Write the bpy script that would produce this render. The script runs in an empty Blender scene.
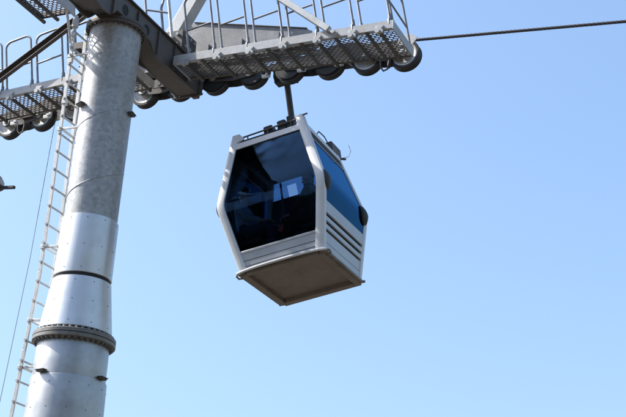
import bpy, math, random
from mathutils import Vector, Matrix
random.seed(7)
S = bpy.context.scene
COL = S.collection

# ------------------------------------------------------------------ camera
# Tower frame: z along the (leaning) tower axis, x along the rope, y along the crossarm.
# WT turns tower-frame coordinates into world coordinates (world z is plumb).
AL = math.radians(11.0265)
WT = Matrix(((math.cos(AL), 0, math.sin(AL), 0), (0, 1, 0, 0),
             (-math.sin(AL), 0, math.cos(AL), 9.1597), (0, 0, 0, 1)))
TH, PI_, RO = math.radians(24.5995), math.radians(21.7435), math.radians(3.4306)
h_ = Vector((-math.sin(TH), math.cos(TH), 0)); r_ = Vector((math.cos(TH), math.sin(TH), 0)); z_ = Vector((0, 0, 1))
fwd = h_ * math.cos(PI_) + z_ * math.sin(PI_)
up0 = -h_ * math.sin(PI_) + z_ * math.cos(PI_)
right = r_ * math.cos(RO) + up0 * math.sin(RO)
up = -r_ * math.sin(RO) + up0 * math.cos(RO)
cam_d = bpy.data.cameras.new('camera'); cam = bpy.data.objects.new('camera', cam_d); COL.objects.link(cam)
cm = Matrix.Identity(4)
for i in range(3):
    cm[i][0], cm[i][1], cm[i][2] = right[i], up[i], -fwd[i]
cm[0][3], cm[1][3], cm[2][3] = 8.91602, -12.83880, -5.96454
cam.matrix_world = WT @ cm
cam_d.sensor_width = 36; cam_d.lens = 1300 / 626 * 36
cam_d.clip_start = 0.1; cam_d.clip_end = 5000
S.camera = cam

# ------------------------------------------------------------------ light
el_t = math.radians(43)
sd = Vector((-.95, -.21, 0)).normalized() * math.cos(el_t) + Vector((0, 0, math.sin(el_t)))
sd = (WT.to_3x3() @ sd).normalized()
sun_el = math.asin(sd.z); sun_rot = math.atan2(sd.x, sd.y)
world = bpy.data.worlds.new('World'); S.world = world; world.use_nodes = True
nt = world.node_tree
sky = nt.nodes.new('ShaderNodeTexSky'); sky.sky_type = 'NISHITA'; sky.sun_disc = False
sky.sun_elevation = sun_el; sky.sun_rotation = sun_rot
sky.altitude = 0; sky.air_density = 1.5; sky.dust_density = 3.5; sky.ozone_density = 6.0
bg = nt.nodes['Background']; nt.links.new(sky.outputs[0], bg.inputs[0]); bg.inputs[1].default_value = 0.15
sl = bpy.data.lights.new('sun', 'SUN'); sl.energy = 5.0; sl.angle = math.radians(.53); sl.color = (1, .95, .87)
so = bpy.data.objects.new('sun', sl); COL.objects.link(so)
so.rotation_euler = sd.to_track_quat('Z', 'Y').to_euler(); so.location = (0, 0, 60)
S.view_settings.view_transform = 'Standard'; S.view_settings.look = 'None'
S.view_settings.exposure = 0.76; S.view_settings.gamma = 1; S.view_settings.use_curve_mapping = False

# ------------------------------------------------------------------ materials
def new_mat(name):
    m = bpy.data.materials.new(name); m.use_nodes = True
    return m, m.node_tree, m.node_tree.nodes['Principled BSDF']

def metal(name, c1, c2, metallic=0, rough=.5, scale=6, kind='noise', bump=0.0, bscale=40, dirt=None, rvar=.08):
    m, t, p = new_mat(name)
    tc = t.nodes.new('ShaderNodeTexCoord')
    if kind == 'voronoi':
        tx = t.nodes.new('ShaderNodeTexVoronoi'); tx.inputs['Scale'].default_value = scale
        n2 = t.nodes.new('ShaderNodeTexNoise'); n2.inputs['Scale'].default_value = scale * .6; n2.inputs['Detail'].default_value = 6
        mx = t.nodes.new('ShaderNodeMix'); mx.data_type = 'RGBA'; mx.inputs[0].default_value = .72
        t.links.new(tc.outputs['Object'], tx.inputs['Vector']); t.links.new(tc.outputs['Object'], n2.inputs['Vector'])
        t.links.new(tx.outputs['Color'], mx.inputs[6]); t.links.new(n2.outputs['Fac'], mx.inputs[7])
        bw = t.nodes.new('ShaderNodeRGBToBW'); t.links.new(mx.outputs[2], bw.inputs[0]); fac = bw.outputs[0]
    else:
        tx = t.nodes.new('ShaderNodeTexNoise'); tx.inputs['Scale'].default_value = scale; tx.inputs['Detail'].default_value = 7
        tx.inputs['Roughness'].default_value = .65
        t.links.new(tc.outputs['Object'], tx.inputs['Vector']); fac = tx.outputs['Fac']
    cr = t.nodes.new('ShaderNodeValToRGB')
    cr.color_ramp.elements[0].position = .3; cr.color_ramp.elements[0].color = (*c1, 1)
    cr.color_ramp.elements[1].position = .7; cr.color_ramp.elements[1].color = (*c2, 1)
    t.links.new(fac, cr.inputs[0]); col = cr.outputs[0]
    if dirt:
        n3 = t.nodes.new('ShaderNodeTexNoise'); n3.inputs['Scale'].default_value = 2.3; n3.inputs['Detail'].default_value = 9
        n3.inputs['Roughness'].default_value = .7
        t.links.new(tc.outputs['Object'], n3.inputs['Vector'])
        r3 = t.nodes.new('ShaderNodeValToRGB'); r3.color_ramp.elements[0].position = .52; r3.color_ramp.elements[1].position = .72
        t.links.new(n3.outputs['Fac'], r3.inputs[0])
        m3 = t.nodes.new('ShaderNodeMix'); m3.data_type = 'RGBA'
        t.links.new(r3.outputs[0], m3.inputs[0]); t.links.new(col, m3.inputs[6]); m3.inputs[7].default_value = (*dirt, 1)
        col = m3.outputs[2]
    t.links.new(col, p.inputs['Base Color'])
    p.inputs['Metallic'].default_value = metallic
    mr = t.nodes.new('ShaderNodeMapRange'); mr.inputs[3].default_value = max(.05, rough - rvar); mr.inputs[4].default_value = rough + rvar
    t.links.new(fac, mr.inputs[0]); t.links.new(mr.outputs[0], p.inputs['Roughness'])
    if bump:
        nb = t.nodes.new('ShaderNodeTexNoise'); nb.inputs['Scale'].default_value = bscale; nb.inputs['Detail'].default_value = 4
        t.links.new(tc.outputs['Object'], nb.inputs['Vector'])
        b = t.nodes.new('ShaderNodeBump'); b.inputs['Strength'].default_value = bump; b.inputs['Distance'].default_value = .02
        t.links.new(nb.outputs['Fac'], b.inputs['Height']); t.links.new(b.outputs[0], p.inputs['Normal'])
    return m

def glass(name, tint, ior=1.5, gcol=(.17, .27, .37)):
    m, t, p = new_mat(name)
    t.nodes.remove(p); out = t.nodes['Material Output']
    tr = t.nodes.new('ShaderNodeBsdfTransparent'); tr.inputs[0].default_value = (*tint, 1)
    gl = t.nodes.new('ShaderNodeBsdfGlossy'); gl.inputs['Roughness'].default_value = .03; gl.inputs[0].default_value = (*gcol, 1)
    fr = t.nodes.new('ShaderNodeFresnel'); fr.inputs['IOR'].default_value = ior
    tc = t.nodes.new('ShaderNodeTexCoord')
    nb = t.nodes.new('ShaderNodeTexNoise'); nb.inputs['Scale'].default_value = 1.6; nb.inputs['Detail'].default_value = 2
    b = t.nodes.new('ShaderNodeBump'); b.inputs['Strength'].default_value = .25; b.inputs['Distance'].default_value = .02
    t.links.new(tc.outputs['Object'], nb.inputs['Vector']); t.links.new(nb.outputs['Fac'], b.inputs['Height'])
    t.links.new(b.outputs[0], gl.inputs['Normal'])
    mx = t.nodes.new('ShaderNodeMixShader')
    t.links.new(fr.outputs[0], mx.inputs[0]); t.links.new(tr.outputs[0], mx.inputs[1]); t.links.new(gl.outputs[0], mx.inputs[2])
    t.links.new(mx.outputs[0], out.inputs[0])
    return m

M = dict(
    galv=metal('galvanised_tube', (.29, .30, .315), (.46, .475, .49), .25, .48, 26, 'voronoi', .10, 60, (.30, .30, .30)),
    clad=metal('aluminium_cladding', (.60, .62, .64), (.70, .72, .74), .55, .38, 3, 'noise', .03, 4, (.55, .56, .57), .06),
    cladlow=metal('weathered_cladding', (.36, .37, .38), (.48, .49, .50), .7, .40, 4, 'noise', .05, 5, (.32, .32, .32), .08),
    steel=metal('galvanised_steel', (.36, .37, .38), (.48, .49, .50), .15, .5, 9, 'noise', .08, 60, (.35, .33, .30)),
    pale=metal('pale_galvanised', (.50, .51, .51), (.64, .65, .65), .15, .45, 12, 'noise', .05, 60, (.42, .42, .41)),
    dark=metal('dark_steel', (.06, .054, .049), (.10, .09, .082), .1, .55, 7, 'noise', .1, 50, (.05, .042, .036)),
    grating=metal('grating_steel', (.08, .073, .067), (.135, .122, .114), .1, .55, 9, 'noise'),
    arm=metal('crossarm_paint', (.075, .066, .062), (.11, .098, .092), .05, .5, 5, 'noise', .08, 40, (.075, .062, .055)),
    rail=metal('rail_tube', (.16, .165, .18), (.26, .265, .28), .25, .42, 10, 'noise'),
    rubber=metal('black_rubber', (.012, .012, .013), (.03, .03, .032), 0, .6, 14, 'noise'),
    sheave=metal('sheave_alloy', (.45, .45, .44), (.66, .65, .63), .3, .42, 11, 'noise', .05, 50, (.30, .28, .25)),
    bolt=metal('zinc_bolt', (.5, .5, .48), (.7, .7, .68), .5, .4, 20, 'noise'),
    gap=metal('seal_black', (.01, .01, .01), (.025, .025, .025), 0, .7, 10, 'noise'),
    white=metal('cabin_white_paint', (.58, .59, .61), (.66, .67, .68), .05, .32, 4, 'noise', .03, 12, (.54, .54, .54)),
    alu=metal('cabin_aluminium', (.38, .40, .43), (.46, .48, .51), .3, .38, 5, 'noise', .03, 30),
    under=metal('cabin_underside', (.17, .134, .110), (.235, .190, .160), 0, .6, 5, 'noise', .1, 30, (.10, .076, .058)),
    plastic=metal('black_plastic', (.012, .013, .015), (.022, .023, .026), 0, .6, 20, 'noise'),
    inner=metal('cabin_inner_dark', (.02, .02, .022), (.04, .04, .044), 0, .6, 8, 'noise'),
    glass=glass('tinted_glass', (.52, .61, .71), 1.42), side_glass=glass('blue_side_glass', (.34, .58, .75), 1.5, (.15, .48, .86)), pane=glass('single_tinted_pane', (.22, .36, .53), 1.42),
    wire=metal('thin_cable', (.10, .11, .13), (.18, .19, .21), 0, .6, 10, 'noise'),
    lamp=metal('lamp_housing', (.25, .26, .27), (.35, .36, .37), .2, .4, 10, 'noise'),
    red=metal('red_plastic', (.82, .07, .04), (.9, .10, .06), 0, .45, 12, 'noise'),
    skin=metal('skin', (.42, .26, .19), (.52, .33, .25), 0, .55, 20, 'noise'),
    hair=metal('hair', (.03, .022, .016), (.07, .05, .035), 0, .5, 60, 'noise'),
    shirt=metal('light_shirt', (.30, .36, .45), (.45, .52, .60), 0, .85, 14, 'noise', .3, 20),
    black=metal('black_cloth', (.015, .015, .018), (.035, .035, .04), 0, .85, 14, 'noise', .3, 20),
    jean=metal('dark_denim', (.03, .04, .07), (.06, .07, .11), 0, .85, 20, 'noise', .3, 30),
    ground=metal('dry_ground', (.042, .040, .032), (.082, .070, .054), 0, .9, .15, 'noise', .3, 1, (.036, .040, .026)),
    unseen_hills=metal('unseen_hill', (.025, .035, .018), (.06, .065, .035), 0, .9, .02, 'noise', .4, .05, (.10, .085, .05)),
    flange=metal('flange_steel', (.15, .148, .145), (.24, .235, .23), .2, .5, 8, 'noise', .1, 40, (.13, .11, .09)),
    beam=metal('beam_steel', (.20, .205, .215), (.29, .295, .305), .2, .5, 6, 'noise', .08, 40, (.17, .16, .15)),
    concrete=metal('concrete', (.30, .29, .27), (.42, .41, .38), 0, .85, 3, 'noise', .2, 30),
)
# twisted steel rope: diagonal strands as bump and tone of the wires
def rope_mat():
    m, t, p = new_mat('steel_rope')
    tc = t.nodes.new('ShaderNodeTexCoord')
    wv = t.nodes.new('ShaderNodeTexWave'); wv.inputs['Scale'].default_value = 9.0; wv.inputs['Distortion'].default_value = .6
    mp = t.nodes.new('ShaderNodeMapping'); mp.inputs['Rotation'].default_value = (.6, .9, 0)
    t.links.new(tc.outputs['Object'], mp.inputs['Vector']); t.links.new(mp.outputs[0], wv.inputs['Vector'])
    cr = t.nodes.new('ShaderNodeValToRGB'); cr.color_ramp.elements[0].color = (.035, .035, .04, 1); cr.color_ramp.elements[1].color = (.09, .09, .10, 1)
    t.links.new(wv.outputs['Fac'], cr.inputs[0]); t.links.new(cr.outputs[0], p.inputs['Base Color'])
    b = t.nodes.new('ShaderNodeBump'); b.inputs['Strength'].default_value = .5; b.inputs['Distance'].default_value = .02
    t.links.new(wv.outputs['Fac'], b.inputs['Height']); t.links.new(b.outputs[0], p.inputs['Normal'])
    p.inputs['Roughness'].default_value = .5; p.inputs['Metallic'].default_value = .3
    return m
M['rope'] = rope_mat()

# ------------------------------------------------------------------ mesh builder
V = Vector
class MB:
    def __init__(s): s.v = []; s.f = []; s.sm = []
    def add(s, vs, fs, smooth=False):
        o = len(s.v); s.v += [V(a) for a in vs]
        for f in fs: s.f.append([i + o for i in f]); s.sm.append(smooth)
        return s
    def box(s, c, sx, sy, sz, ax=None):
        c = V(c); ax = ax or (V((1, 0, 0)), V((0, 1, 0)), V((0, 0, 1)))
        vs = [c + ax[0] * (sx / 2 * i) + ax[1] * (sy / 2 * j) + ax[2] * (sz / 2 * k) for k in (-1, 1) for j in (-1, 1) for i in (-1, 1)]
        return s.add(vs, [(0, 2, 3, 1), (4, 5, 7, 6), (0, 1, 5, 4), (2, 6, 7, 3), (0, 4, 6, 2), (1, 3, 7, 5)])
    def bar(s, a, b, w, t, side):           # rectangular bar from a to b, w along side, t the third way
        a, b = V(a), V(b); d = (b - a); L = d.length; d.normalize()
        n = d.cross(V(side)).normalized(); sd_ = n.cross(d).normalized()
        return s.box((a + b) / 2, L, w, t, (d, sd_, n))
    def tube(s, pts, r, n=10, cap=True):
        pts = [V(p) for p in pts]; rs = r if isinstance(r, (list, tuple)) else [r] * len(pts)
        d0 = (pts[1] - pts[0]).normalized(); u = d0.orthogonal().normalized(); rings = []
        for i, p in enumerate(pts):
            d = ((pts[min(i + 1, len(pts) - 1)] - pts[max(i - 1, 0)])).normalized()
            u = (u - d * u.dot(d)).normalized(); w = d.cross(u)
            rings.append([p + (u * math.cos(2 * math.pi * k / n) + w * math.sin(2 * math.pi * k / n)) * rs[i] for k in range(n)])
        vs = [q for rg in rings for q in rg]; fs = []
        for i in range(len(pts) - 1):
            for k in range(n):
                k2 = (k + 1) % n; fs.append((i * n + k, i * n + k2, (i + 1) * n + k2, (i + 1) * n + k))
        s.add(vs, fs, True)
        if cap:
            s.add(rings[0], [tuple(reversed(range(n)))]); s.add(rings[-1], [tuple(range(n))])
        return s
    def lathe(s, prof, c=(0, 0, 0), axis='z', n=48, smooth=True, closed=False):
        c = V(c); N = len(prof); vs = []
        for (r, z) in prof:
            for k in range(n):
                a = 2 * math.pi * k / n
                q = (r * math.cos(a), r * math.sin(a), z) if axis == 'z' else (r * math.cos(a), z, r * math.sin(a)) if axis == 'y' else (z, r * math.cos(a), r * math.sin(a))
                vs.append(c + V(q))
        fs = []
        for i in range(N if closed else N - 1):
            j = (i + 1) % N
            for k in range(n):
                k2 = (k + 1) % n; fs.append((i * n + k, i * n + k2, j * n + k2, j * n + k))
        return s.add(vs, fs, smooth)
    def prism(s, poly, a0, a1, plane='xz'):  # polygon extruded along the third axis
        def P(p, a): return V((p[0], a, p[1])) if plane == 'xz' else V((a, p[0], p[1])) if plane == 'yz' else V((p[0], p[1], a))
        n = len(poly); vs = [P(p, a0) for p in poly] + [P(p, a1) for p in poly]
        fs = [tuple(range(n)), tuple(reversed(range(n, 2 * n)))] + [(i, i + n, (i + 1) % n + n, (i + 1) % n) for i in range(n)]
        return s.add(vs, fs)
    def build(s, name, mat, parent=None, bevel=0, base=None):
        b = V(base) if base is not None else BASE.get(parent.name if parent else None, V((0, 0, 0)))
        me = bpy.data.meshes.new(name); me.from_pydata([tuple(v - b) for v in s.v], [], s.f)
        me.polygons.foreach_set('use_smooth', s.sm); me.validate(); me.update()
        import bmesh; bm = bmesh.new(); bm.from_mesh(me); bmesh.ops.recalc_face_normals(bm, faces=bm.faces); bm.to_mesh(me); bm.free()
        me.set_sharp_from_angle(angle=math.radians(32))
        me.materials.append(M[mat] if isinstance(mat, str) else mat)
        o = bpy.data.objects.new(name, me); COL.objects.link(o)
        if parent is not None: o.parent = parent; BASE[o.name] = b
        if bevel:
            bv = o.modifiers.new('bevel', 'BEVEL'); bv.width = bevel; bv.segments = 2; bv.limit_method = 'ANGLE'; bv.angle_limit = math.radians(40)
        return o
BASE = {}
def tag(o, label=None, cat=None, group=None, kind=None):
    if label: o['label'] = label
    if cat: o['category'] = cat
    if group: o['group'] = group
    if kind: o['kind'] = kind
    return o
def thing(name, label, cat, base, tower=True, group=None):
    o = bpy.data.objects.new(name, None); COL.objects.link(o); o.empty_display_size = .2
    o.matrix_world = (WT if tower else Matrix.Identity(4)) @ Matrix.Translation(V(base))
    tag(o, label, cat, group); BASE[o.name] = V(base)
    return o
def repeat(name, mat, parent, mats, make):
    """one small mesh, linked once per matrix as a part of its own"""
    first = None
    for mtx in mats:
        if first is None: o = first = make().build(name, mat, parent, base=(0, 0, 0))
        else: o = first.copy(); COL.objects.link(o); o.parent = parent
        o.matrix_local = Matrix.Translation(-BASE[parent.name]) @ mtx
def dup(o, parent, dloc):
    c = o.copy(); COL.objects.link(c); c.parent = parent; c.location = o.location + V(dloc)
    for ch in [q for q in bpy.data.objects if q.parent == o]:
        d = ch.copy(); COL.objects.link(d); d.parent = c
    return c
XG = V((math.cos(AL), 0, math.sin(AL))); ZG = V((-math.sin(AL), 0, math.cos(AL)))   # plumb axes seen in the tower frame
YY = V((0, 1, 0)); ZZ = V((0, 0, 1)); XX = V((1, 0, 0))

# ------------------------------------------------------------------ setting
g = MB(); N = 40
for j in range(N + 1):
    for i in range(N + 1):
        pass
ext = 3000
g.add([(-ext, -ext, 0), (ext, -ext, 0), (ext, ext, 0), (-ext, ext, 0)], [(0, 1, 2, 3)])
tag(g.build('ground', 'ground'), kind='structure')
hb = MB(); rows = []
for k in range(61):                              # unseen wooded ridge behind the viewer, added to darken reflections in the glass
    a = math.radians(212 + 116 * k / 60)
    rr = 420 + 40 * math.sin(k * .7); hh = 150 + 22 * math.sin(k * .45 + 1) + 9 * math.sin(k * 1.7)
    rows.append([V((math.cos(a) * q * rr / 420, math.sin(a) * q * rr / 420, z)) for q, z in ((300, -1), (350, hh * .5), (400, hh * .85), (440, hh), (560, hh * .6), (700, -1))])
for k in range(60):
    for i in range(5):
        hb.add([rows[k][i], rows[k + 1][i], rows[k + 1][i + 1], rows[k][i + 1]], [(0, 1, 2, 3)], True)
tag(hb.build('unseen_hills', 'unseen_hills'), kind='structure')

# ------------------------------------------------------------------ support tower
tw = thing('support_tower', 'tall grey tubular steel cableway tower with flanged joint, silver sleeves and dark crossarm', 'tower', (0, 0, -9.2))
t = MB().lathe([(.338, -.25), (.342, 1.0), (.345, 2.51)], n=72)
def spiral(z0, turns, r):                        # raised helical weld
    return [(r * math.cos(a), r * math.sin(a), z0 + .92 * (a - math.radians(200)) / (2 * math.pi)) for a in [math.radians(200) + 2 * math.pi * turns * i / (60 * turns) for i in range(int(60 * turns) + 1)]]
ut = t.build('upper_tube', 'galv', tw)
MB().tube(spiral(.02, 2.3, .341), .0055, 6).build('weld_seam', 'galv', ut)
def rivets(parent, zs, rf, n, ph=0):
    ms = []
    for i, z in enumerate(zs):
        for k in range(n):
            a = 2 * math.pi * (k + ph) / n
            ms.append(Matrix.Translation((rf(z) * math.cos(a), rf(z) * math.sin(a), z)) @ Matrix.Rotation(a, 4, 'Z'))
    repeat('rivet', 'dark', parent, ms, lambda: MB().tube([(-.004, 0, 0), (.005, 0, 0)], .006, 6))
MBs = MB().lathe([(.340, -.20), (.357, -.20), (.359, -.21), (.362, -.958), (.345, -.963)], n=72)
sl_ = MBs.build('tube_sleeve', 'clad', tw)
rivets(sl_, (-.25, -.60, -.90), lambda z: .360, 10, .3)
MB().lathe([(.346, -.94), (.346, -1.03), (.30, -1.03)], n=72).build('sleeve_gap', 'gap', tw)
cn = MB().lathe([(.335, -1.005), (.364, -1.01), (.450, -1.66), (.44, -1.67)], n=72).build('cone_section', 'clad', tw)
rivets(cn, (-1.07, -1.32, -1.6), lambda z: .364 + (-1.01 - z) * .1323, 10, .1)
MB().lathe([(.425, -1.65), (.43, -1.72), (.43, -1.86), (.40, -1.86)], n=72).build('flange_neck', 'gap', tw)
fl = MB().lathe([(.40, -1.700), (.500, -1.703), (.507, -1.711), (.507, -1.752), (.40, -1.754)], n=96)
fl.lathe([(.40, -1.760), (.507, -1.762), (.507, -1.802), (.500, -1.81), (.40, -1.812)], n=96)
flo = fl.build('flange', 'flange', tw)
b0 = MB().tube([(0, 0, -.130), (0, 0, .030)], .012, 6); b0.tube([(0, 0, -.126), (0, 0, -.107)], .021, 6); b0.tube([(0, 0, .002), (0, 0, .022)], .021, 6)
bolt0 = b0.build('bolt', 'flange', flo, base=(0, 0, 0))
for k in range(40):
    a = 2 * math.pi * k / 40
    o = bolt0 if k == 0 else bolt0.copy()
    if k: COL.objects.link(o); o.parent = flo
    o.location = V((.468 * math.cos(a), .468 * math.sin(a), -1.703)) - BASE[flo.name]
lt = MB().lathe([(.43, -1.81), (.438, -1.83), (.443, -2.28)], n=72).build('lower_tube', 'cladlow', tw)
lc = MB().lathe([(.440, -2.26), (.456, -2.26), (.459, -2.27), (.475, -2.95), (.49, -4.5), (.505, -9.3)], n=72).build('tube_cladding', 'cladlow', tw)
rivets(lc, (-2.36, -2.66, -3.0), lambda z: .459 + (-2.27 - z) * .0198, 12, .2)
for (ang_, z, r) in ((-116, 1.33, .342), (10, 1.30, .342), (-100, -2.235, .443), (0, -2.235, .443)):
    a = math.radians(ang_); d = V((math.cos(a), math.sin(a), 0)); tdir = V((-math.sin(a), math.cos(a), 0))
    m_ = MB().box(d * (r + .03) + ZZ * z, .06, .12, .026, (d, tdir, ZZ)); m_.box(d * (r + .036) + ZZ * (z + .012), .074, .14, .010, (d, tdir, ZZ))
    m_.build('step_lug', 'dark', tw, .004)
# cap flange and crossarm
cf = MB().lathe([(.30, 2.505), (.40, 2.507), (.405, 2.515), (.405, 2.545), (.30, 2.548)], n=72)
cf.lathe([(.28, 2.552), (.405, 2.554), (.405, 2.59), (.28, 2.593)], n=72)
cfo = cf.build('cap_flange', 'arm', tw)
bb = MB().tube([(0, 0, -.02), (0, 0, .02)], .017, 6)
bl = bb.build('bolt', 'dark', cfo, base=(0, 0, 0))
for k in range(28):
    a = 2 * math.pi * k / 28; o = bl if k == 0 else bl.copy()
    if k: COL.objects.link(o); o.parent = cfo
    o.location = V((.378 * math.cos(a), .378 * math.sin(a), 2.502)) - BASE[cfo.name]
ca_ = MB()
prof = [(-2.2, 2.50), (-1.75, 2.47), (-.75, 2.48), (-.52, 2.56), (-.44, 2.597), (.44, 2.597), (.52, 2.56), (.75, 2.48), (1.3, 2.46), (1.82, 2.47), (1.82, 2.80), (1.5, 2.87), (-1.5, 2.87), (-2.2, 2.82)]
ca_.prism(prof, -.05, .25, 'yz')
for sgn in (-1, 1):                               # web plates standing proud of the box, with a haunch round the cap
    wp = [(-2.2, 2.49), (-.92, 2.465), (-.74, 2.43), (-.58, 2.45), (-.50, 2.52), (-.43, 2.595), (.43, 2.595), (.50, 2.52), (.58, 2.45), (.74, 2.43), (.92, 2.465), (1.815, 2.46), (1.815, 2.81), (1.5, 2.89), (-1.5, 2.89), (-2.2, 2.83)]
    ca_.prism(wp, .10 + sgn * .152, .10 + sgn * .175, 'yz')
arm = ca_.build('crossarm', 'arm', tw, .004)
for sgn in (-1, 1):
    repeat('stiffener', 'arm', arm, [Matrix.Translation((.10 + sgn * .19, y, 2.66)) for y in (-.55, .05, .6, 1.05, 1.45)], lambda: MB().box((0, 0, 0), .03, .022, .36))
MB().box((.10, .3, 2.884), .42, 3.0, .02).build('top_flange', 'arm', arm, .003)
ho = MB()
for y in (-.25, .3):
    ho.lathe([(.0, 0), (.05, 0), (.055, .004), (.07, .004), (.075, 0)], (.277, y, 2.70), 'x', 20); ho.build('lightening_hole', 'gap', arm); ho = MB()
ep = MB().box((.1, 1.84, 2.66), .46, .03, .42); ep.box((.22, 1.86, 2.46), .1, .08, .06)
for i in (-1, 1):
    for k in (-1, 0, 1): ep.tube([(.1 + i * .2, 1.80, 2.66 + k * .16), (.1 + i * .2, 1.90, 2.66 + k * .16)], .02, 6)
ep.build('end_plate', 'arm', arm, .004)
tw.matrix_world = WT @ Matrix.Translation((-.018, 0, 2.4)) @ Matrix.Rotation(.0095, 4, 'Y') @ Matrix.Translation((0, 0, -2.4)) @ Matrix.Translation(BASE[tw.name])
MB().lathe([(1.2, -9.6), (1.2, -8.95), (1.15, -8.9), (0, -8.9)], n=40).build('footing', 'concrete', tw)

# ------------------------------------------------------------------ ladder
ld = thing('access_ladder', 'narrow pale galvanised ladder fixed up the left side of the tube tower', 'ladder', (-.62, -.13, -9.0))
def lx(z):
    pts = [(-9.2, -.90), (-2.9, -.64), (-1.9, -.575), (-1.5, -.545), (-.9, -.505), (-.6, -.5), (3, -.5)]
    for (z0, x0), (z1, x1) in zip(pts, pts[1:]):
        if z0 <= z <= z1: return x0 + (x1 - x0) * (z - z0) / (z1 - z0)
    return -.5
for y in (-.27, .01):
    zt = 2.70 if y < 0 else 2.62
    zs = [zt, -.6, -.9, -1.5, -1.9, -2.9, -9.1]; m_ = MB()
    for za, zb in zip(zs, zs[1:]): m_.bar((lx(za), y, za), (lx(zb), y, zb), .048, .022, (1, 0, 0))
    m_.tube([(lx(zt), y, zt - .02), (lx(zt), y, zt + .03)], .03, 10)
    m_.build('rail', 'pale', ld, .003)
k = 0; z = 2.5; rung_pts = []
while z > -8.9: rung_pts.append(z); z -= .252
r0 = MB().tube([(0, -.30, 0), (0, .035, 0)], .013, 8); r0.tube([(0, -.303, 0), (0, -.283, 0)], .018, 8)
ro = r0.build('rung', 'steel', ld, base=(0, 0, 0))
for i, z in enumerate(rung_pts):
    o = ro if i == 0 else ro.copy()
    if i: COL.objects.link(o); o.parent = ld
    o.location = V((lx(z), 0, z)) - BASE[ld.name]
for z in (2.12, 1.05, -.58, -1.53, -2.12, -3.4, -5.0, -6.8):
    rt = .345 if z > 0 else .36 if z > -.8 else .46
    m_ = MB()
    for y in (-.27, .01):
        xe = -math.sqrt(max(rt * rt - y * y, .01))
        m_.bar((lx(z) - .02, y, z), (xe + .01, y, z), .016, .03, YY)
    m_.bar((lx(z) + .02, -.33, z), (lx(z) + .02, .07, z), .035, .010, ZZ)
    m_.box((lx(z) - .005, -.285, z), .066, .016, .045)
    m_.build('stand_off', 'pale', ld, .003)
for z in (2.45, 2.05, 1.45): MB().box((lx(z) + .005, -.272, z), .07, .04, .07).build('splice_plate', 'pale', ld, .004)
# climbing-rail fat head
MB().tube([(-.5, -.27, 2.56), (-.5, -.27, 2.66)], .045, 10).build('rail_head', 'pale', ld)

# ------------------------------------------------------------------ catwalks
def hoop_mesh(p0, p1, hgt, zdir, r=.0165, mid=.42):
    """inverted-U guard hoop with rounded corners and one middle rail"""
    p0, p1 = V(p0), V(p1); d = (p1 - p0).normalized(); R_ = .1; m_ = MB()
    pts = [p0]
    c = p0 + zdir * (hgt - R_)
    for i in range(6):
        a = math.pi / 2 * i / 5; pts.append(c + d * R_ * (1 - math.cos(a)) + zdir * R_ * math.sin(a))
    c = p1 + zdir * (hgt - R_)
    for i in range(6):
        a = math.pi / 2 * (1 - i / 5); pts.append(c - d * R_ * (1 - math.cos(a)) + zdir * R_ * math.sin(a))
    pts.append(p1); m_.tube(pts, r, 10)
    m_.tube([p0 + zdir * hgt * mid, p1 + zdir * hgt * mid], r * .8, 8)
    for p in (p0, p1): m_.tube([p - zdir * .05, p + zdir * .03], r * 1.5, 8)
    return m_
def grating(x0, x1, y0, y1, zf, pitch=.046, link=.074, ye=None):
    ye = y1 if ye is None else ye; m_ = MB(); ny = max(2, int((max(y1, ye) - y0) / pitch)); sl_ = (zf(x1) - zf(x0)) / (x1 - x0); dx = V((1, 0, sl_)).normalized()
    ax = (dx, YY, dx.cross(YY))
    Y = lambda x, j: y0 + ((y1 + (ye - y1) * (x - x0) / (x1 - x0)) - y0) * j / ny
    for j in range(ny + 1):
        m_.bar((x0, Y(x0, j), zf(x0)), (x1, Y(x1, j), zf(x1)),   .011, .007, YY)
        if j < ny:
            x = x0 + (link / 2 if j % 2 else 0)
            while x < x1:
                h_y = Y(x, j + 1) - Y(x, j)
                m_.box((x, Y(x, j) + h_y / 2, zf(x)), .016, h_y, .007, ax); x += link
    return m_
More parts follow.
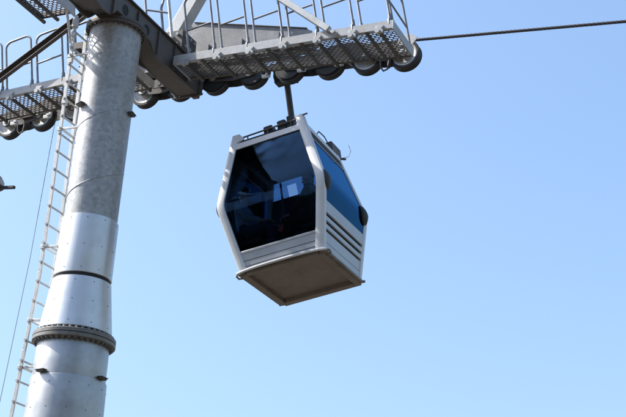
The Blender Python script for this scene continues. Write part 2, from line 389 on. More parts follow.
def catwalk(label, x0, x1, zf, tubes, hoops, y0=.97, y1=1.58, group='sheave catwalks', end_side=0, hl=.40, hh_=.83, ye=None):
    ye = y1 if ye is None else ye; yf = lambda x: y1 + (ye - y1) * (x - x0) / (x1 - x0)
    xm = (x0 + x1) / 2
    c = thing('maintenance_catwalk', label, 'catwalk', (xm, (y0 + y1) / 2, zf(xm)), group=group)
    A, B = V((x0, y0, zf(x0) + .06)), V((x1, y0, zf(x1) + .06))
    m_ = MB().bar(A, B, .12, .012, ZZ); m_.bar(A + V((0, .03, .055)), B + V((0, .03, .055)), .06, .008, YY); m_.bar(A + V((0, .03, -.058)), B + V((0, .03, -.058)), .06, .008, YY)
    m_.build('near_beam', 'steel', c, .002)
    A, B = V((x0, y1, zf(x0) + .035)), V((x1, ye, zf(x1) + .035))
    m_ = MB().bar(A, B, .09, .012, ZZ); m_.bar(A + V((0, -.02, -.04)), B + V((0, -.02, -.04)), .04, .008, YY)
    m_.build('far_beam', 'dark', c, .002)
    for xe in (x0, x1):
        MB().box((xe, (y0 + yf(xe)) / 2, zf(xe) + .045), .012, yf(xe) - y0 + .02, .13).build('end_plate', 'steel', c, .002)
    grating(x0 + .01, x1 - .01, y0 + .02, y1 - .02, lambda x: zf(x) + .012, ye=ye - .02).build('grating', 'grating', c)
    for x in tubes:
        z = zf(x) - .03
        MB().tube([(x, y0 - .02, z), (x, yf(x) + .01, z)], .026, 10).build('cross_tube', 'dark', c)
        m_ = MB().box((x, y0 - .012, z + .03), .10, .03, .11); m_.tube([(x - .025, y0 - .05, z), (x - .025, y0 + .02, z)], .034, 10)
        m_.tube([(x + .03, y0 - .04, z + .05), (x + .03, y0, z + .05)], .016, 6)
        m_.build('clamp', 'steel', c, .003)
    for a, b in zip(tubes, tubes[1:]):
        x = (a + b) / 2; MB().box((x, (y0 + yf(x)) / 2, zf(x) - .012), .045, yf(x) - y0 - .03, .018).build('joist', 'dark', c)
    for x in hoops:
        p0 = V((x, y0 + .02, zf(x) + .12)); p1 = p0 + XG * hl
        p1.z = p0.z + (XG * hl).z
        m_ = hoop_mesh(p0, p1, hh_, ZG)
        q0 = V((p1.x, p1.y, zf(p1.x) + .10)); m_.tube([q0, p1], .0165, 8); m_.tube([(p1.x, p1.y, zf(p1.x) + .07), (p1.x, p1.y, zf(p1.x) + .15)], .03, 8)
        m_.build('guard_hoop', 'rail', c)
    if end_side:
        xe = x1 - .03 if end_side > 0 else x0 + .03
        hoop_mesh((xe, y0 + .06, zf(xe) + .12), (xe, yf(xe) - .02, zf(xe) + .1), .83, ZG).build('guard_hoop', 'rail', c)
    return c
zr = lambda x: 2.515
catwalk('grey grated catwalk with guard hoops at right of the crossarm, above the gondola', .33, 3.58, zr,
        [.52 + .5 * i for i in range(6)] + [3.40], [.55 + .515 * i for i in range(6)], end_side=1, hh_=.93, y1=1.47, ye=1.76)
zl = lambda x: 2.56 + .062 * x
catwalk('grey grated catwalk with guard hoops running left behind the ladder', -3.75, -.35, lambda x: zl(x), [-3.4 + .5 * i for i in range(7)],
        [-3.02, -2.50, -1.96, -1.42], end_side=-1, hl=.44)

# (small walkways beside the crossarm)
def arm_walk(label, x0, x1, y0, y1, z, posts):
    c = thing('arm_walkway', label, 'walkway', ((x0 + x1) / 2, (y0 + y1) / 2, z), group='walkways along the crossarm')
    for x in (x0, x1): MB().box((x, (y0 + y1) / 2, z + .03), .012, y1 - y0, .10).build('edge_beam', 'dark', c, .002)
    for y in (y0, y1): MB().box(((x0 + x1) / 2, y, z + .03), x1 - x0, .012, .10).build('end_beam', 'dark', c, .002)
    grating(x0 + .01, x1 - .01, y0 + .01, y1 - .01, lambda x: z).build('grating', 'grating', c)
    for x in (x0 + (x1 - x0) * .06, x0 + (x1 - x0) * .48): MB().tube([(x, y0 - .03, z - .035), (x, y1 + .07, z - .035)], .026, 10).build('cross_tube', 'dark', c)
    for (px, py) in posts:
        MB().tube([V((px, py, z - .02)), V((px, py, z)) + ZG * .9], .019, 8).build('rail_post', 'rail', c)
    return c
nw = arm_walk('small grated walkway piece sticking out at the top left corner, nearest the viewer', -1.09, -.57, -2.6, -.28, 2.80, [])
MB().tube([(-.60, -.36, 2.78), (-.60, -.18, 2.38)], .019, 8).build('strut', 'pale', nw)
MB().box((-.555, -1.4, 2.83), .02, 2.3, .16).build('kick_plate', 'steel', nw, .003)
arm_walk('small grated walkway piece behind the ladder top, beside the tower head', -.76, -.27, .12, .95, 2.49, [(-.74, .14)])

# ------------------------------------------------------------------ lifting frame with braces
lf = thing('lifting_frame', 'pale slanted box post with two long diagonal braces standing on the crossarm end', 'frame', (.05, 1.45, 2.89))
m_ = MB().box((.06, 1.40, 3.045), .46, .40, .30); lfo = m_.build('foot_block', 'arm', lf, .01)
repeat('bolt', 'steel', lfo, [Matrix.Translation((x - .03, 1.19, z)) for x in (-.12, 0, .12, .24) for z in (2.96, 3.12)], lambda: MB().tube([(0, .01, 0), (0, -.025, 0)], .022, 6))
repeat('bolt', 'steel', lfo, [Matrix.Translation((.29, y, z)) for y in (1.28, 1.4, 1.52) for z in (2.96, 3.12)], lambda: MB().tube([(-.01, 0, 0), (.025, 0, 0)], .022, 6))
ld_ = V((.33, 0, .62)).normalized()
pA = V((-.11, 1.5, 3.16)); pB = pA + ld_ * 1.75
MB().bar(pA, pB, .20, .20, YY).build('post', 'pale', lf, .008)
MB().bar(pB + V((0, -.75, -.05)), pB + V((0, .9, -.05)), .2, .2, XX).build('head_beam', 'pale', lf, .008)
def brace(a, b, name, mat='pale'):
    m_ = MB(); a, b = V(a), V(b); d = (b - a).normalized()
    n_ = d.cross(YY).normalized()
    if mat == 'pale': m_.bar(a + d * .12, b, .085, .085, YY)
    else:                                          # channel section, open towards the viewer
        m_.bar(a + d * .12, b, .012, .11, YY)
        for s_ in (-.052, .052): m_.bar(a + d * .12 + n_ * s_ - YY * .03, b + n_ * s_ - YY * .03, .07, .010, YY)
    o = m_.build(name, mat, lf, .003)
    f = MB().box(a, .10, .09, .05, (d, YY, d.cross(YY))); f.tube([a - YY * .07, a + YY * .07], .022, 8); f.bar(a, a + d * .2, .06, .045, YY)
    f.build('clevis', 'steel', o, .004)
brace((2.78, .93, 2.545), (.60, .93, 4.33), 'brace'); brace((-2.95, .93, 2.43 + .06), (.30, .93, 4.50), 'brace', 'arm')  # left brace darker: the shade on its near side is in the colour
MB().tube([V((.12, .98, 2.92)), V((.12, .98, 2.92)) + ZG * .55, V((.16, .98, 3.02)) + ZG * .6, V((.5, .98, 3.14)) + ZG * .6], .02, 8).build('hand_rail', 'rail', lf)
MB().tube([V((.30, .90, 2.88)), V((.30, .90, 2.88)) + ZG * 1.0], .024, 8).build('hand_rail', 'pale', lf)
MB().tube([V((-.08, .9, 2.89)), V((-.08, .9, 2.89)) + ZG * .9], .018, 8).build('hand_rail', 'rail', lf)
MB().tube([V((-.185, .9, 3.43)), V((.23, .90, 3.30))], .016, 8).build('hand_rail', 'rail', lf)

# ------------------------------------------------------------------ sheave train
YR = 2.0; SR = .212
SH = [(-3.16, 2.51), (-2.56, 2.57), (-1.95, 2.62), (-1.34, 2.67), (-.74, 2.70), (-.14, 2.73), (.44, 2.745), (1.06, 2.75), (1.64, 2.745), (2.25, 2.72), (2.82, 2.70), (3.38, 2.675)]
sa = thing('sheave_assembly', 'row of black tyred sheave wheels in rocker beams hung under both catwalks', 'sheave train', (0, YR, 2.7))
sp = MB().lathe([(.05, -.035), (.12, -.03), (.155, -.045), (.165, -.06), (SR - .012, -.062), (SR - .012, .062), (.165, .06), (.155, .045), (.12, .03), (.05, .035)], axis='y', n=40)
s0 = sp.build('sheave', 'sheave', sa, base=(0, 0, 0))
lin = MB().lathe([(SR - .03, -.066), (SR + .004, -.066), (SR + .012, -.058), (SR - .004, -.02), (SR - .006, 0), (SR - .004, .02), (SR + .012, .058), (SR + .004, .066), (SR - .03, .066)], axis='y', n=40, closed=True)
lin.build('rubber_liner', 'rubber', s0, base=(0, 0, 0))
hb_ = MB().lathe([(0, -.16), (.028, -.16), (.03, -.155), (.03, -.12), (.055, -.12), (.06, -.10), (.06, .10), (.055, .12), (0, .12)], axis='y', n=20)
hb_.build('hub', 'bolt', s0, base=(0, 0, 0))
bp = V((0, YR, 2.7))
for i, (x, z) in enumerate(SH):
    d = V((x, YR, z)) - bp
    if i == 0: s0.location = d
    else:
        c = s0.copy(); COL.objects.link(c); c.parent = sa; c.location = d
        for ch in [q for q in s0.children]:
            e = ch.copy(); COL.objects.link(e); e.parent = c
for i in range(0, 12, 2):
    (xa, za), (xb, zb) = SH[i], SH[i + 1]; xm, zm = (xa + xb) / 2, (za + zb) / 2
    m_ = MB(); d = V((xb - xa, 0, zb - za)).normalized(); n = V((-d.z, 0, d.x))
    for y in (YR - .10, YR + .10):
        poly = [(xa - .07, za - .05), (xa, za - .075), (xm, zm - .10), (xb, zb - .075), (xb + .07, zb - .05), (xb + .07, zb + .05), (xm + .1, zm + .13), (xm - .1, zm + .13), (xa - .07, za + .05)]
        m_.prism(poly, y - .009, y + .009, 'xz')
    m_.tube([(xm, YR - .16, zm + .04), (xm, YR + .16, zm + .04)], .035, 12)
    m_.build('rocker_beam', 'dark', sa, .002)
for i in range(0, 12, 4):
    xs = (SH[i][0] + SH[i + 1][0]) / 2, (SH[i + 2][0] + SH[i + 3][0]) / 2; zs = (SH[i][1] + SH[i + 1][1]) / 2, (SH[i + 2][1] + SH[i + 3][1]) / 2
    m_ = MB(); xm, zm = sum(xs) / 2, sum(zs) / 2
    for y in (YR - .145, YR + .145):
        m_.prism([(xs[0] - .08, zs[0] - .03), (xm, zm - .02), (xs[1] + .08, zs[1] - .03), (xs[1] + .08, zs[1] + .10), (xm + .12, zm + .22), (xm - .12, zm + .22), (xs[0] - .08, zs[0] + .10)], y - .01, y + .01, 'xz')
    m_.tube([(xm, YR - .2, zm + .12), (xm, YR + .2, zm + .12)], .04, 12)
    m_.build('carrier_beam', 'dark', sa, .002)
for i in (6, 7, 8, 9):  # black discs added over these wheel faces to stand for their shade
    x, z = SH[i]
    MB().lathe([(0, -.012), (.194, -.012), (.202, -.006), (.202, .006), (0, .006)], (x, YR - .078, z), 'y', 32).build('wheel_shade_disc', 'plastic', sa)
mbm = MB()
mbm.prism([(-1.95, 3.12), (-1.3, 3.0), (1.3, 3.0), (1.95, 3.06), (2.02, 3.12), (2.0, 3.24), (1.9, 3.28), (.85, 3.54), (.12, 3.70), (-.12, 3.70), (-1.9, 3.27)], YR - .13, YR - .118, 'xz')
mbm.prism([(-1.95, 3.12), (-1.3, 3.0), (1.3, 3.0), (1.95, 3.06), (2.02, 3.12), (2.0, 3.24), (1.9, 3.28), (.85, 3.54), (.12, 3.70), (-.12, 3.70), (-1.9, 3.27)], YR + .118, YR + .13, 'xz')
mbm.bar((.05, YR, 3.715), (1.92, YR, 3.29), .30, .012, YY); mbm.bar((-.05, YR, 3.715), (-1.92, YR, 3.28), .30, .012, YY); mbm.box((0, YR, 2.992), 2.6, .27, .014)
mbo = mbm.build('main_beam', 'beam', sa, .003)
repeat('stiffener', 'beam', mbo, [Matrix.Translation((x, YR - .15, 3.14)) for x in (-1.5, -.9, -.35, .35, .9, 1.5)], lambda: MB().box((0, 0, 0), .014, .04, .28))
for (x, z) in ((.2, 2.62), (.75, 2.60), (1.35, 2.60), (1.95, 2.60), (2.55, 2.58), (3.12, 2.56), (-2.86, 2.42)):
    if x in (3.12, -2.86):                        # cable catcher hooks hanging between the wheels
        m_ = MB().tube([(x - .06, YR - .12, z + .02), (x - .05, YR - .12, z - .08), (x - .01, YR - .12, z - .14), (x + .05, YR - .12, z - .12), (x + .06, YR - .12, z - .04), (x + .07, YR - .12, z + .02)], .013, 8)
        m_.prism([(x + .03, z + .02), (x + .09, z + .02), (x + .075, z - .10), (x + .05, z - .10)], YR - .11, YR - .09, 'xz')
        m_.build('cable_catcher', 'dark', sa)
for (x, y, z) in ((1.38, YR - .24, 2.55), (1.93, YR - .24, 2.56), (2.5, YR - .24, 2.56), (-2.3, YR - .24, 2.43), (-2.9, YR - .24, 2.40)):
    m_ = MB().box((x, y, z), .13, .03, .05); m_.box((x + .03, y - .01, z + .02), .05, .05, .03); m_.build('sensor_box', 'pale', sa, .004)
# end plate over the last wheel, where the rope leaves
MB().prism([(3.30, 2.78), (3.52, 2.76), (3.60, 2.86), (3.50, 2.93), (3.34, 2.93)], YR - .13, YR - .12, 'xz').build('rope_guide', 'pale', sa, .003)

# ------------------------------------------------------------------ haul rope
rp = []
xs0, zs0 = SH[0]; xs1, zs1 = SH[-1]
for i in range(40, 0, -1): rp.append((xs0 - i * 1.5, YR, zs0 + SR + .005 - .14 * i * 1.5 + .0006 * (i * 1.5) ** 2))
for x, z in SH: rp.append((x, YR, z + SR + .02))
for i in range(1, 54): rp.append((xs1 + i * 1.5, YR, zs1 + SR + .02 - .075 * i * 1.5 - .00005 * (i * 1.5) ** 2))
ro_ = MB().tube(rp, .021, 10).build('haul_rope', 'rope', None, base=(0, YR, 2.95))
ro_.matrix_world = WT @ Matrix.Translation((0, YR, 2.95))
tag(ro_, 'thick dark twisted steel haul rope running over the wheels and off to the right', 'rope')

# thin cable beside the tower
cb = MB().tube([(-2.0, 1.60, 2.40), (-2.02, 1.60, 2.2), (-2.04, 1.5, 0), (-2.03, 1.2, -3), (-2.0, .8, -9.3)], .0045, 6).build('hanging_cable', 'wire', None, base=(-2.0, 1.7, 2.36))
cb.matrix_world = WT @ Matrix.Translation((-2.0, 1.7, 2.36))
tag(cb, 'thin straight cable hanging down from the left catwalk beside the ladder', 'cable')

# ------------------------------------------------------------------ gondola cabin (plumb, local frame, base under the floor)
GP = V((1.91, 1.98, 8.34))
ga = thing('gondola_cabin', 'white eight sided gondola cabin with dark blue tinted windows hanging from the rope', 'gondola', GP, tower=False)
L0 = lambda *p: V(p) + GP
def prof(z, lo, mid, hi):                         # half width at height z, rounded waist
    z0, z1, z2 = 0, .96, 1.90
    f = lambda zz: lo + (mid - lo) * (zz - z0) / (z1 - z0) if zz < z1 else mid + (hi - mid) * (zz - z1) / (z2 - z1)
    s_ = 0; w_ = 0
    for d in range(-4, 5):
        k = 5 - abs(d); s_ += k * f(z + d * .028); w_ += k
    return s_ / w_
A_ = lambda z: prof(z, .595, .785, .565)
B_ = lambda z: prof(z, .665, .785, .61)
def grid(mb, P, us, vs, smooth=True, thick=0, nrm=None):
    o = []; n = len(us)
    for v in vs:
        for u in us: o.append(P(u, v))
    fs = [(j * n + i, j * n + i + 1, (j + 1) * n + i + 1, (j + 1) * n + i) for j in range(len(vs) - 1) for i in range(n - 1)]
    if not thick: mb.add(o, fs, smooth); return
    q = [p - nrm * thick for p in o]; k = len(o)
    fs2 = [tuple(reversed([a + k for a in f])) for f in fs]; ed = []
    m = len(vs)
    for i in range(n - 1): ed += [(i, i + k, i + 1 + k, i + 1), ((m - 1) * n + i, (m - 1) * n + i + 1, (m - 1) * n + i + 1 + k, (m - 1) * n + i + k)]
    for j in range(m - 1): ed += [(j * n, (j + 1) * n, (j + 1) * n + k, j * n + k), (j * n + n - 1, j * n + n - 1 + k, (j + 1) * n + n - 1 + k, (j + 1) * n + n - 1)]
    mb.add(o + q, fs + fs2 + ed, smooth)
lin_ = lambda a, b, n: [a + (b - a) * i / n for i in range(n + 1)]
def face(side, u0, u1, z0, z1, off=0, nz=1, thick=.012):
    """panel following the bulged side; side is -y, +y, -x or +x; u0,u1 are fractions of the half width, or metres in from the corner"""
    mb = MB()
    def P(u, z):
        a, b = A_(z), B_(z)
        if side == 'f': return L0(u * (a - .075), -(b - .01 + off), z)
        if side == 'b': return L0(-u * (a - .075), (b - .01 + off), z)
        if side == 'r': return L0(a - .01 + off, u * (b - .075), z)
        return L0(-(a - .01 + off), -u * (b - .075), z)
    nrm = {'f': V((0, -1, 0)), 'b': V((0, 1, 0)), 'r': V((1, 0, 0)), 'l': V((-1, 0, 0))}[side]
    grid(mb, P, lin_(u0, u1, 4), lin_(z0, z1, nz), True, thick, nrm)
    return mb
FG0, FG1 = .255, 1.80        # front glass
SG0, SG1 = .665, 1.655        # side glass
# corner posts: rounded tubes
def post(sx, sy):
    m_ = MB(); n = 16; zs = lin_(.01, 2.06 if sy < 0 else 1.93, 30); vs = []
    for z in zs:
        rx = .062 if sx > 0 else .056; cx, cy = sx * (A_(z) + .004 - rx), sy * (B_(z) - .046)
        for k in range(n):
            a = 2 * math.pi * k / n; c_, s_ = math.cos(a), math.sin(a)
            e = lambda v: math.copysign(abs(v) ** .36, v)
            vs.append(L0(cx + rx * e(c_), cy + .050 * e(s_), z))
    fs = [(i * n + k, i * n + (k + 1) % n, (i + 1) * n + (k + 1) % n, (i + 1) * n + k) for i in range(len(zs) - 1) for k in range(n)]
    m_.add(vs, fs, True); m_.add(vs[:n], [tuple(range(n))]); m_.add(vs[-n:], [tuple(range(n))])
    return m_.build('corner_post', 'white', ga)
for sx in (-1, 1):
    for sy in (-1, 1): post(sx, sy)
for sd_, name in (('f', 'front'), ('b', 'back')):
    m_ = face(sd_, -1, 1, FG1 + .012, 1.905, .012, 2, .04); m_.build('top_rail', 'white', ga, .004)
    pn = face(sd_, -1, 1, .035, FG0 - .012, .0, 2, .025).build('lower_panel', 'alu', ga, .003)
    gv = MB()
    for z in (.062, .135):
        g1 = face(sd_, -.94 if z < .1 else -1, .94 if z < .1 else 1, z, z + .007, .0015, 1, .004); gv.add(g1.v, g1.f)
    gv.build('groove', 'gap', pn)
    face(sd_, -1, 1, FG0 - .012, FG0 + .02, .008, 1, .03).build('window_sill', 'alu', ga, .003)
face('f', -1, 1, FG0 + .02, FG1 + .012, -.004, 16, .006).build('window', 'glass', ga)
# back glazing with two small open vents
bk = MB(); vent = [(.13, .32), (-.40, -.30)]
def bpan(x0, x1, z0, z1):
    def P(u, z):
        e = A_(z) - .06; return L0(max(-e, min(e, u)), B_(z) - .012, z)
    grid(bk, P, [x0, x1], lin_(z0, z1, 8 if z1 - z0 > .4 else 2), True)
zb0, zb1 = 1.565, 1.735
bpan(-.9, .9, .655, zb0); bpan(-.9, .9, zb1, FG1 + .012)
for a, b in ((-.9, -.29), (-.15, .34), (.43, .9)): bpan(a, b, zb0, zb1)
bk.build('window', 'pane', ga)
m_ = face('b', -1, 1, FG0 + .02, .655, 0, 4, .02); m_.build('lower_panel', 'alu', ga, .003)
m_ = MB()
for x in (-.02, .02): m_.bar(L0(x, B_(.7) - .03, .66), L0(x, B_(1.0) - .03, .98), .03, .03, XX); m_.bar(L0(x, B_(1.0) - .03, .98), L0(x, B_(1.78) - .03, 1.8), .03, .03, XX)
m_.build('door_stile', 'plastic', ga)
for sd_ in ('l', 'r'):
    face(sd_, -1, 1, SG0, SG1, -.004, 12, .006).build('window', 'side_glass', ga)
    face(sd_, -1, 1, SG1, SG1 + .02, .004, 1, .02).build('window_frame', 'alu', ga)
    face(sd_, -.98, .98, SG1 + .02, 1.795, .0, 1, .02).build('vent_slot', 'gap', ga)
    face(sd_, -1, 1, 1.805, 1.905, .012, 2, .05).build('top_rail', 'white', ga, .004)
    face(sd_, -1, 1, .565, SG0, .006, 2, .02).build('window_sill', 'alu', ga, .004)
    zz = [.035, .125, .25, .30, .36, .41, .47, .52, .565]
    face(sd_, -1, 1, .035, .118, .004, 1, .02).build('skirt_panel', 'alu', ga, .003)
    face(sd_, -1, 1, .124, .262, .002, 1, .02).build('lower_panel', 'alu', ga, .003)
    for a in (.296, .402, .508): face(sd_, -1, 1, a, a + .062, .008, 2, .03).build('louvre_slat', 'alu', ga, .006)
    face(sd_, -1, 1, .258, .575, -.03, 4, .01).build('louvre_back', 'gap', ga)
# black corner bumpers at the waist
for sx, sy in ((-1, -1), (1, -1), (1, 1), (-1, 1)):
    m_ = MB(); nn = 10; rows_ = []
    for i in range(nn + 1):
        tt = i / nn; z = .80 + .30 * tt; wv = .03 + .065 * math.sin(math.pi * tt) ** .5
        ring = []
        for k in range(12):
            a = 2 * math.pi * k / 12
            ring.append(L0(sx * (A_(z) - .002 + .046 * math.sin(math.pi * tt) ** .5 * math.cos(a)), sy * (B_(z) - .105) + wv * math.sin(a), z))
        rows_.append(ring)
    vs = [p for r in rows_ for p in r]
    fs = [(i * 12 + k, i * 12 + (k + 1) % 12, (i + 1) * 12 + (k + 1) % 12, (i + 1) * 12 + k) for i in range(nn) for k in range(12)]
    m_.add(vs, fs, True); m_.add(rows_[0], [tuple(range(12))]); m_.add(rows_[-1], [tuple(range(12))])
    m_.build('bumper', 'plastic', ga)
# floor pan with bowed front and back lips
def lip(sy):
    m_ = MB(); pts = []
    for i in range(17):
        u = -1 + i / 8; pts.append(L0(u * .64, sy * (.665 + .035 * (1 - u * u)), .012 - .02 * (abs(u) ** 6)))
    m_.tube(pts, .019, 10); return m_
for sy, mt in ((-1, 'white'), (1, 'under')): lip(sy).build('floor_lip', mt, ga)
m_ = MB()
ol = [(-.585, -.66)] + [(-.585 + 1.17 * i / 12, -.665 - .03 * (1 - (2 * i / 12 - 1) ** 2)) for i in range(1, 12)] + [(.585, -.66), (.585, .66)] + [(.585 - 1.17 * i / 12, .665 + .03 * (1 - (2 * i / 12 - 1) ** 2)) for i in range(1, 12)] + [(-.585, .66)]
m_.prism([(p[0] + GP.x, p[1] + GP.y) for p in ol], GP.z + .005, GP.z + .035, 'xy')
fp = m_.build('floor_pan', 'under', ga, .004)
m_ = MB()
for sx in (-1, 1): m_.box(L0(sx * .548, .0, -.02), .075, 1.26, .06); m_.box(L0(sx * .575, .0, -.012), .10, 1.30, .04)
m_.box(L0(0, .575, -.022), 1.01, .06, .065); m_.box(L0(0, .68, -.002), 1.14, .09, .05); m_.box(L0(0, -.62, -.02), 1.02, .05, .05)
m_.build('floor_beam', 'under', fp, .008)
for sx, sy in ((-1, -1), (1, -1)):
    MB().tube([L0(sx * .60, sy * .66, -.0), L0(sx * .66, sy * .63, -.02), L0(sx * .655, sy * .57, -.035), L0(sx * .60, sy * .54, -.03)], .014, 8).build('guide_hook', 'under', ga)
# roof, roof furniture
m_ = MB()
m_.prism([(-.56 + GP.x, -.60 + GP.y), (.56 + GP.x, -.60 + GP.y), (.56 + GP.x, .60 + GP.y), (-.56 + GP.x, .60 + GP.y)], GP.z + 1.875, GP.z + 1.90, 'xy')
m_.build('roof', 'white', ga, .01)
MB().box(L0(0, 0, 1.86), 1.06, 1.14, .02).build('ceiling', 'inner', ga)
m_ = MB().tube([L0(-.47, -.585, 1.985), L0(.42, -.585, 2.0)], .012, 8)
for x in (-.3, .0, .35): m_.tube([L0(x, -.585, 1.90), L0(x, -.585, 1.99)], .010, 6)
m_.build('roof_rail', 'dark', ga)
for (x, y, w, d, h) in ((.0, -.50, .13, .14, .15), (.20, -.50, .12, .14, .17), (.33, -.50, .09, .14, .20), (.50, .52, .13, .34, .16)):
    m_ = MB().box(L0(x, y, 1.90 + h / 2), w, d, h); m_.box(L0(x, y, 1.90 + h + .006), w * .8, d * .8, .014); m_.build('roof_box', 'plastic' if y < 0 else 'dark', ga, .012)
m_ = MB().box(L0(-.12, -.50, 1.935), .62, .12, .055); m_.build('roof_box', 'plastic', ga, .01)
m_ = MB().prism([(-.50 + GP.x, 2.04 + GP.z), (-.36 + GP.x, 1.99 + GP.z), (-.36 + GP.x, 1.95 + GP.z), (-.50 + GP.x, 1.92 + GP.z)], GP.y - .60, GP.y - .57, 'xz'); m_.build('gusset', 'white', ga)
MB().tube([L0(.54, -.20, 1.90), L0(.55, -.08, 2.01), L0(.55, .12, 2.02), L0(.55, .30, 1.93)], .009, 6).build('roof_cable', 'plastic', ga)
m_ = MB().tube([L0(.55, .70, 1.93), L0(.58, .80, 1.96)], .018, 8); m_.tube([L0(.56, .72, 1.95), L0(.64, .78, 1.97), L0(.68, .80, 2.06), L0(.66, .80, 2.16)], .004, 6); m_.build('antenna', 'dark', ga)
MB().tube([L0(.54, -.585, 2.035), L0(.60, -.58, 2.04)], .012, 6).build('post_pin', 'dark', ga)
# hanger and grip
GX = .03
hp = [L0(GX, .32, 3.2), L0(GX, .32, 2.5)] + [L0(GX, .32 - .32 * (1 - math.cos(math.pi / 2 * i / 8)) , 2.45 - .33 * math.sin(math.pi / 2 * i / 8)) for i in range(9)] + [L0(GX, 0, 1.88)]
hg = MB().tube(hp, .045, 14).build('hanger', 'dark', ga)
m_ = MB().box(L0(GX, .0, 1.93), .34, .34, .06); m_.box(L0(GX, 0, 2.0), .18, .18, .10)
m_.build('hanger_mount', 'dark', hg, .01)
m_ = MB().box(L0(GX, .27, 3.27), .30, .16, .20); m_.box(L0(GX, .12, 3.34), .22, .20, .09); m_.tube([L0(GX - .16, .28, 3.3), L0(GX + .16, .28, 3.3)], .07, 12)
m_.tube([L0(GX + .10, .24, 3.16), L0(GX + .2, .24, 3.12)], .04, 10)
m_.build('grip', 'plastic', ga, .015)
# interior: two benches facing each other, a tall padded back panel on the far side
def bench(sx):
    b = MB().box(L0(sx * .46, .05, .47), .34, 1.15, .07); o = b.build('seat', 'inner', ga, .02)
    MB().bar(L0(sx * .615, .05, .52), L0(sx * .70, .05, 1.02), 1.1, .05, YY).build('backrest', 'inner', o, .015)
    m_ = MB()
    for y in (-.42, .5): m_.box(L0(sx * .47, y, .235), .06, .05, .40)
    m_.build('seat_leg', 'plastic', o)
bench(-1); bench(1)
MB().bar(L0(-.20, .66, .50), L0(-.20, .655, 1.56), .96, .03, XX).build('back_panel', 'inner', ga, .01)
MB().tube([L0(-.1, -.1, .04), L0(-.1, -.1, 1.86)], .016, 8).build('grab_pole', 'plastic', ga)

# ------------------------------------------------------------------ passengers (seated, plumb frame)
def skin_mesh(name, chains, mat, parent, sub=1):
    """one continuous surface grown from a branching skeleton; chains are lists of (point, radius), the first point may repeat an earlier one"""
    vs, es, rs, idx = [], [], [], {}
    for ch in chains:
        prev = None
        for p, r in ch:
            key = tuple(round(c, 4) for c in p)
            if key not in idx: idx[key] = len(vs); vs.append(p); rs.append(r)
            i = idx[key]
            if prev is not None and prev != i and (prev, i) not in es: es.append((prev, i))
            prev = i
    me = bpy.data.meshes.new(name); me.from_pydata(vs, es, []); me.update()
    o = bpy.data.objects.new(name, me); COL.objects.link(o)
    o.modifiers.new('skin', 'SKIN').use_smooth_shade = True
    for i, r in enumerate(rs):
        sv = me.skin_vertices[0].data[i]; sv.radius = (r, r) if not isinstance(r, tuple) else r; sv.use_root = (i == 0)
    s_ = o.modifiers.new('sub', 'SUBSURF'); s_.levels = sub; s_.render_levels = sub
    me.materials.append(M[mat]); o.parent = parent
    return o
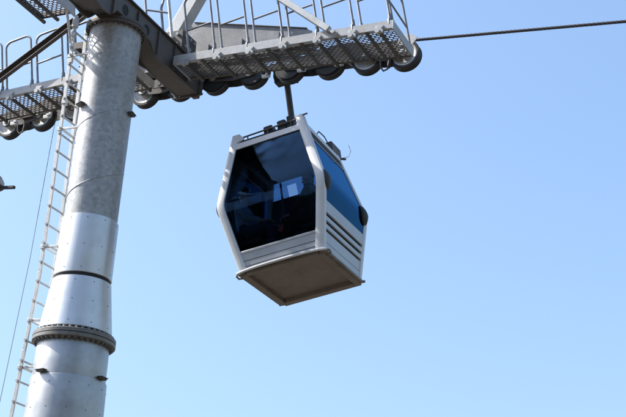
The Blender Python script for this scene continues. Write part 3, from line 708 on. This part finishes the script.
def passenger(label, pos, face_x, top, trousers, item=None):
    """seat contact at pos; face_x = +1 looks along +x"""
    root = thing('person', label, 'person', pos, tower=False)
    f = face_x
    P = lambda x, y, z: (x * f, y, z)
    pel = P(.0, 0, .10); wai = P(-.02, 0, .24); che = P(-.03, 0, .42); nk = P(-.01, 0, .53); hd0 = P(.005, 0, .585); hd1 = P(.03, 0, .665); hd2 = P(.015, 0, .735)
    chains = [[(pel, .12), (wai, .105), (che, .115), (nk, .047), (hd0, .052), (hd1, .098), (hd2, .088)], [(hd1, .098), (P(.075, 0, .615), .040)]]
    arms, legs = [], []
    for s in (-1, 1):
        sh = P(-.03, s * .17, .46); elb = P(.10, s * .22, .24); wr = P(.30, s * .12, .17); pm = P(.36, s * .11, .16)
        arms.append([(che, .115), (sh, .058), (elb, .043), (wr, .03)])
        chains.append([(che, .115), (sh, .052), (elb, .037), (wr, .025), (pm, .030)])
        for k in range(4):
            yk = s * (.11 + .018 * (k - 1.5)); ln = (.075, .085, .08, .062)[k]
            chains.append([(pm, .030), (P(.385, yk, .155), .0095), (P(.385 + ln * .55, yk, .14), .0085), (P(.385 + ln * .8, yk, .105), .0075)])
        chains.append([(pm, .030), (P(.37, s * .075, .165), .010), (P(.40, s * .06, .15), .0085)])
        kn = P(.40, s * .12, .09); an = P(.42, s * .12, -.31); toe = P(.55, s * .13, -.36)
        legs.append([(wai, .112), (pel, .132), (P(.04, s * .08, .085), .085), (kn, .06), (an, .042)])
        chains.append([(pel, .12), (P(.04, s * .08, .085), .075), (kn, .052), (an, .034), (P(.44, s * .12, -.36), .04), (toe, .03)])
    b = skin_mesh('body', chains, 'skin', root)
    up_ = [[(pel, .128), (wai, .118), (che, .13), (P(-.01, 0, .515), .062)]] + arms
    skin_mesh('jacket', [[(p, r + (.024 if r > .08 else .010)) for p, r in c] for c in up_], top, root)
    skin_mesh('trousers', [[(p, r + .008) for p, r in c] for c in legs], trousers, root)
    for s in (-1, 1):
        m_ = MB().lathe([(0, -.05), (.04, -.045), (.05, 0), (.045, .04), (0, .05)], (.50 * f, s * .125, -.365), 'x', 14); m_.build('shoe', 'black', root, base=(0, 0, 0))
        e_ = MB().lathe([(0, -.012), (.009, -.008), (.012, 0), (.009, .008), (0, .012)], (.088 * f, s * .032, .668), 'x', 10); e_.build('eye', 'gap', root, base=(0, 0, 0))
        e_ = MB().lathe([(0, -.012), (.02, -.01), (.03, 0), (.02, .01), (0, .012)], (.015 * f, s * .084, .655), 'y', 10); e_.build('ear', 'skin', root, base=(0, 0, 0))
    MB().tube([(.086 * f, 0, .668), (.108 * f, 0, .640), (.088 * f, 0, .630)], [.008, .014, .01], 8).build('nose', 'skin', root, base=(0, 0, 0))
    MB().tube([(.080 * f, -.022, .612), (.089 * f, 0, .610), (.080 * f, .022, .612)], .006, 8).build('mouth', 'skin', root, base=(0, 0, 0))
    hr = MB(); n = 20; rows_ = []
    for i in range(9):
        th = math.radians(2 + 11.6 * i); ring = []
        for k in range(n):
            a = 2 * math.pi * k / n; lim = 1.0 if math.cos(a) * f < .35 or i < 5 else .0
            t2 = th if lim else math.radians(2 + 12.5 * 4.3 + (i - 4) * .5)
            rr = .094 + .003 * math.sin(5 * a + i)
            ring.append((.022 * f + rr * .93 * math.sin(t2) * math.cos(a), rr * .98 * math.sin(t2) * math.sin(a), .695 + rr * 1.12 * math.cos(t2)))
        rows_.append(ring)
    hr.add([p for r in rows_ for p in r], [(i * n + k, i * n + (k + 1) % n, (i + 1) * n + (k + 1) % n, (i + 1) * n + k) for i in range(8) for k in range(n)], True)
    hr.build('hair', 'hair', root, base=(0, 0, 0))
    return root
passenger('seated passenger in a light shirt behind the left of the big cabin window', L0(-.52, -.46, .51), 1, 'shirt', 'jean')
passenger('dark clothed passenger seated at the right end inside the cabin', L0(.44, -.40, .51), -1, 'black', 'black')
rd = MB().box((0, 0, 0), .055, .04, .085); rd.box((0, 0, .052), .03, .025, .03); rd.tube([(0, 0, .06), (.03, .02, .13), (.0, .10, .215)], .006, 6)
ro2 = rd.build('small_case', 'red', None, .008, base=(0, 0, 0)); ro2.location = L0(.04, -.625, .462); ro2.rotation_euler = (0, .35, .3)
tag(ro2, 'small red case hanging from the hand of the dark clothed passenger', 'case')

# ------------------------------------------------------------------ street lamp whose head peeps in at the left edge
lp = thing('street_lamp', 'grey domed lamp head on a dark arm peeping in at the left edge', 'lamp', (-1.2, -1.0, -7.9))
MB().tube([(-1.2, -1.0, -8.2), (-1.2, -1.0, -.3), (-1.15, -1.0, -.08), (-1.0, -1.0, -.02)], [.06, .04, .035, .03], 12).build('pole', 'dark', lp)
MB().bar((-1.12, -1.0, -.015), (-.51, -1.0, -.062), .045, .035, YY).build('arm_bar', 'plastic', lp, .006)
MB().lathe([(.20, .0), (.195, .06), (.16, .12), (.10, .165), (.04, .185), (0, .19)], (-.92, -1.0, -.0), 'z', 28).build('lamp_dome', 'lamp', lp)
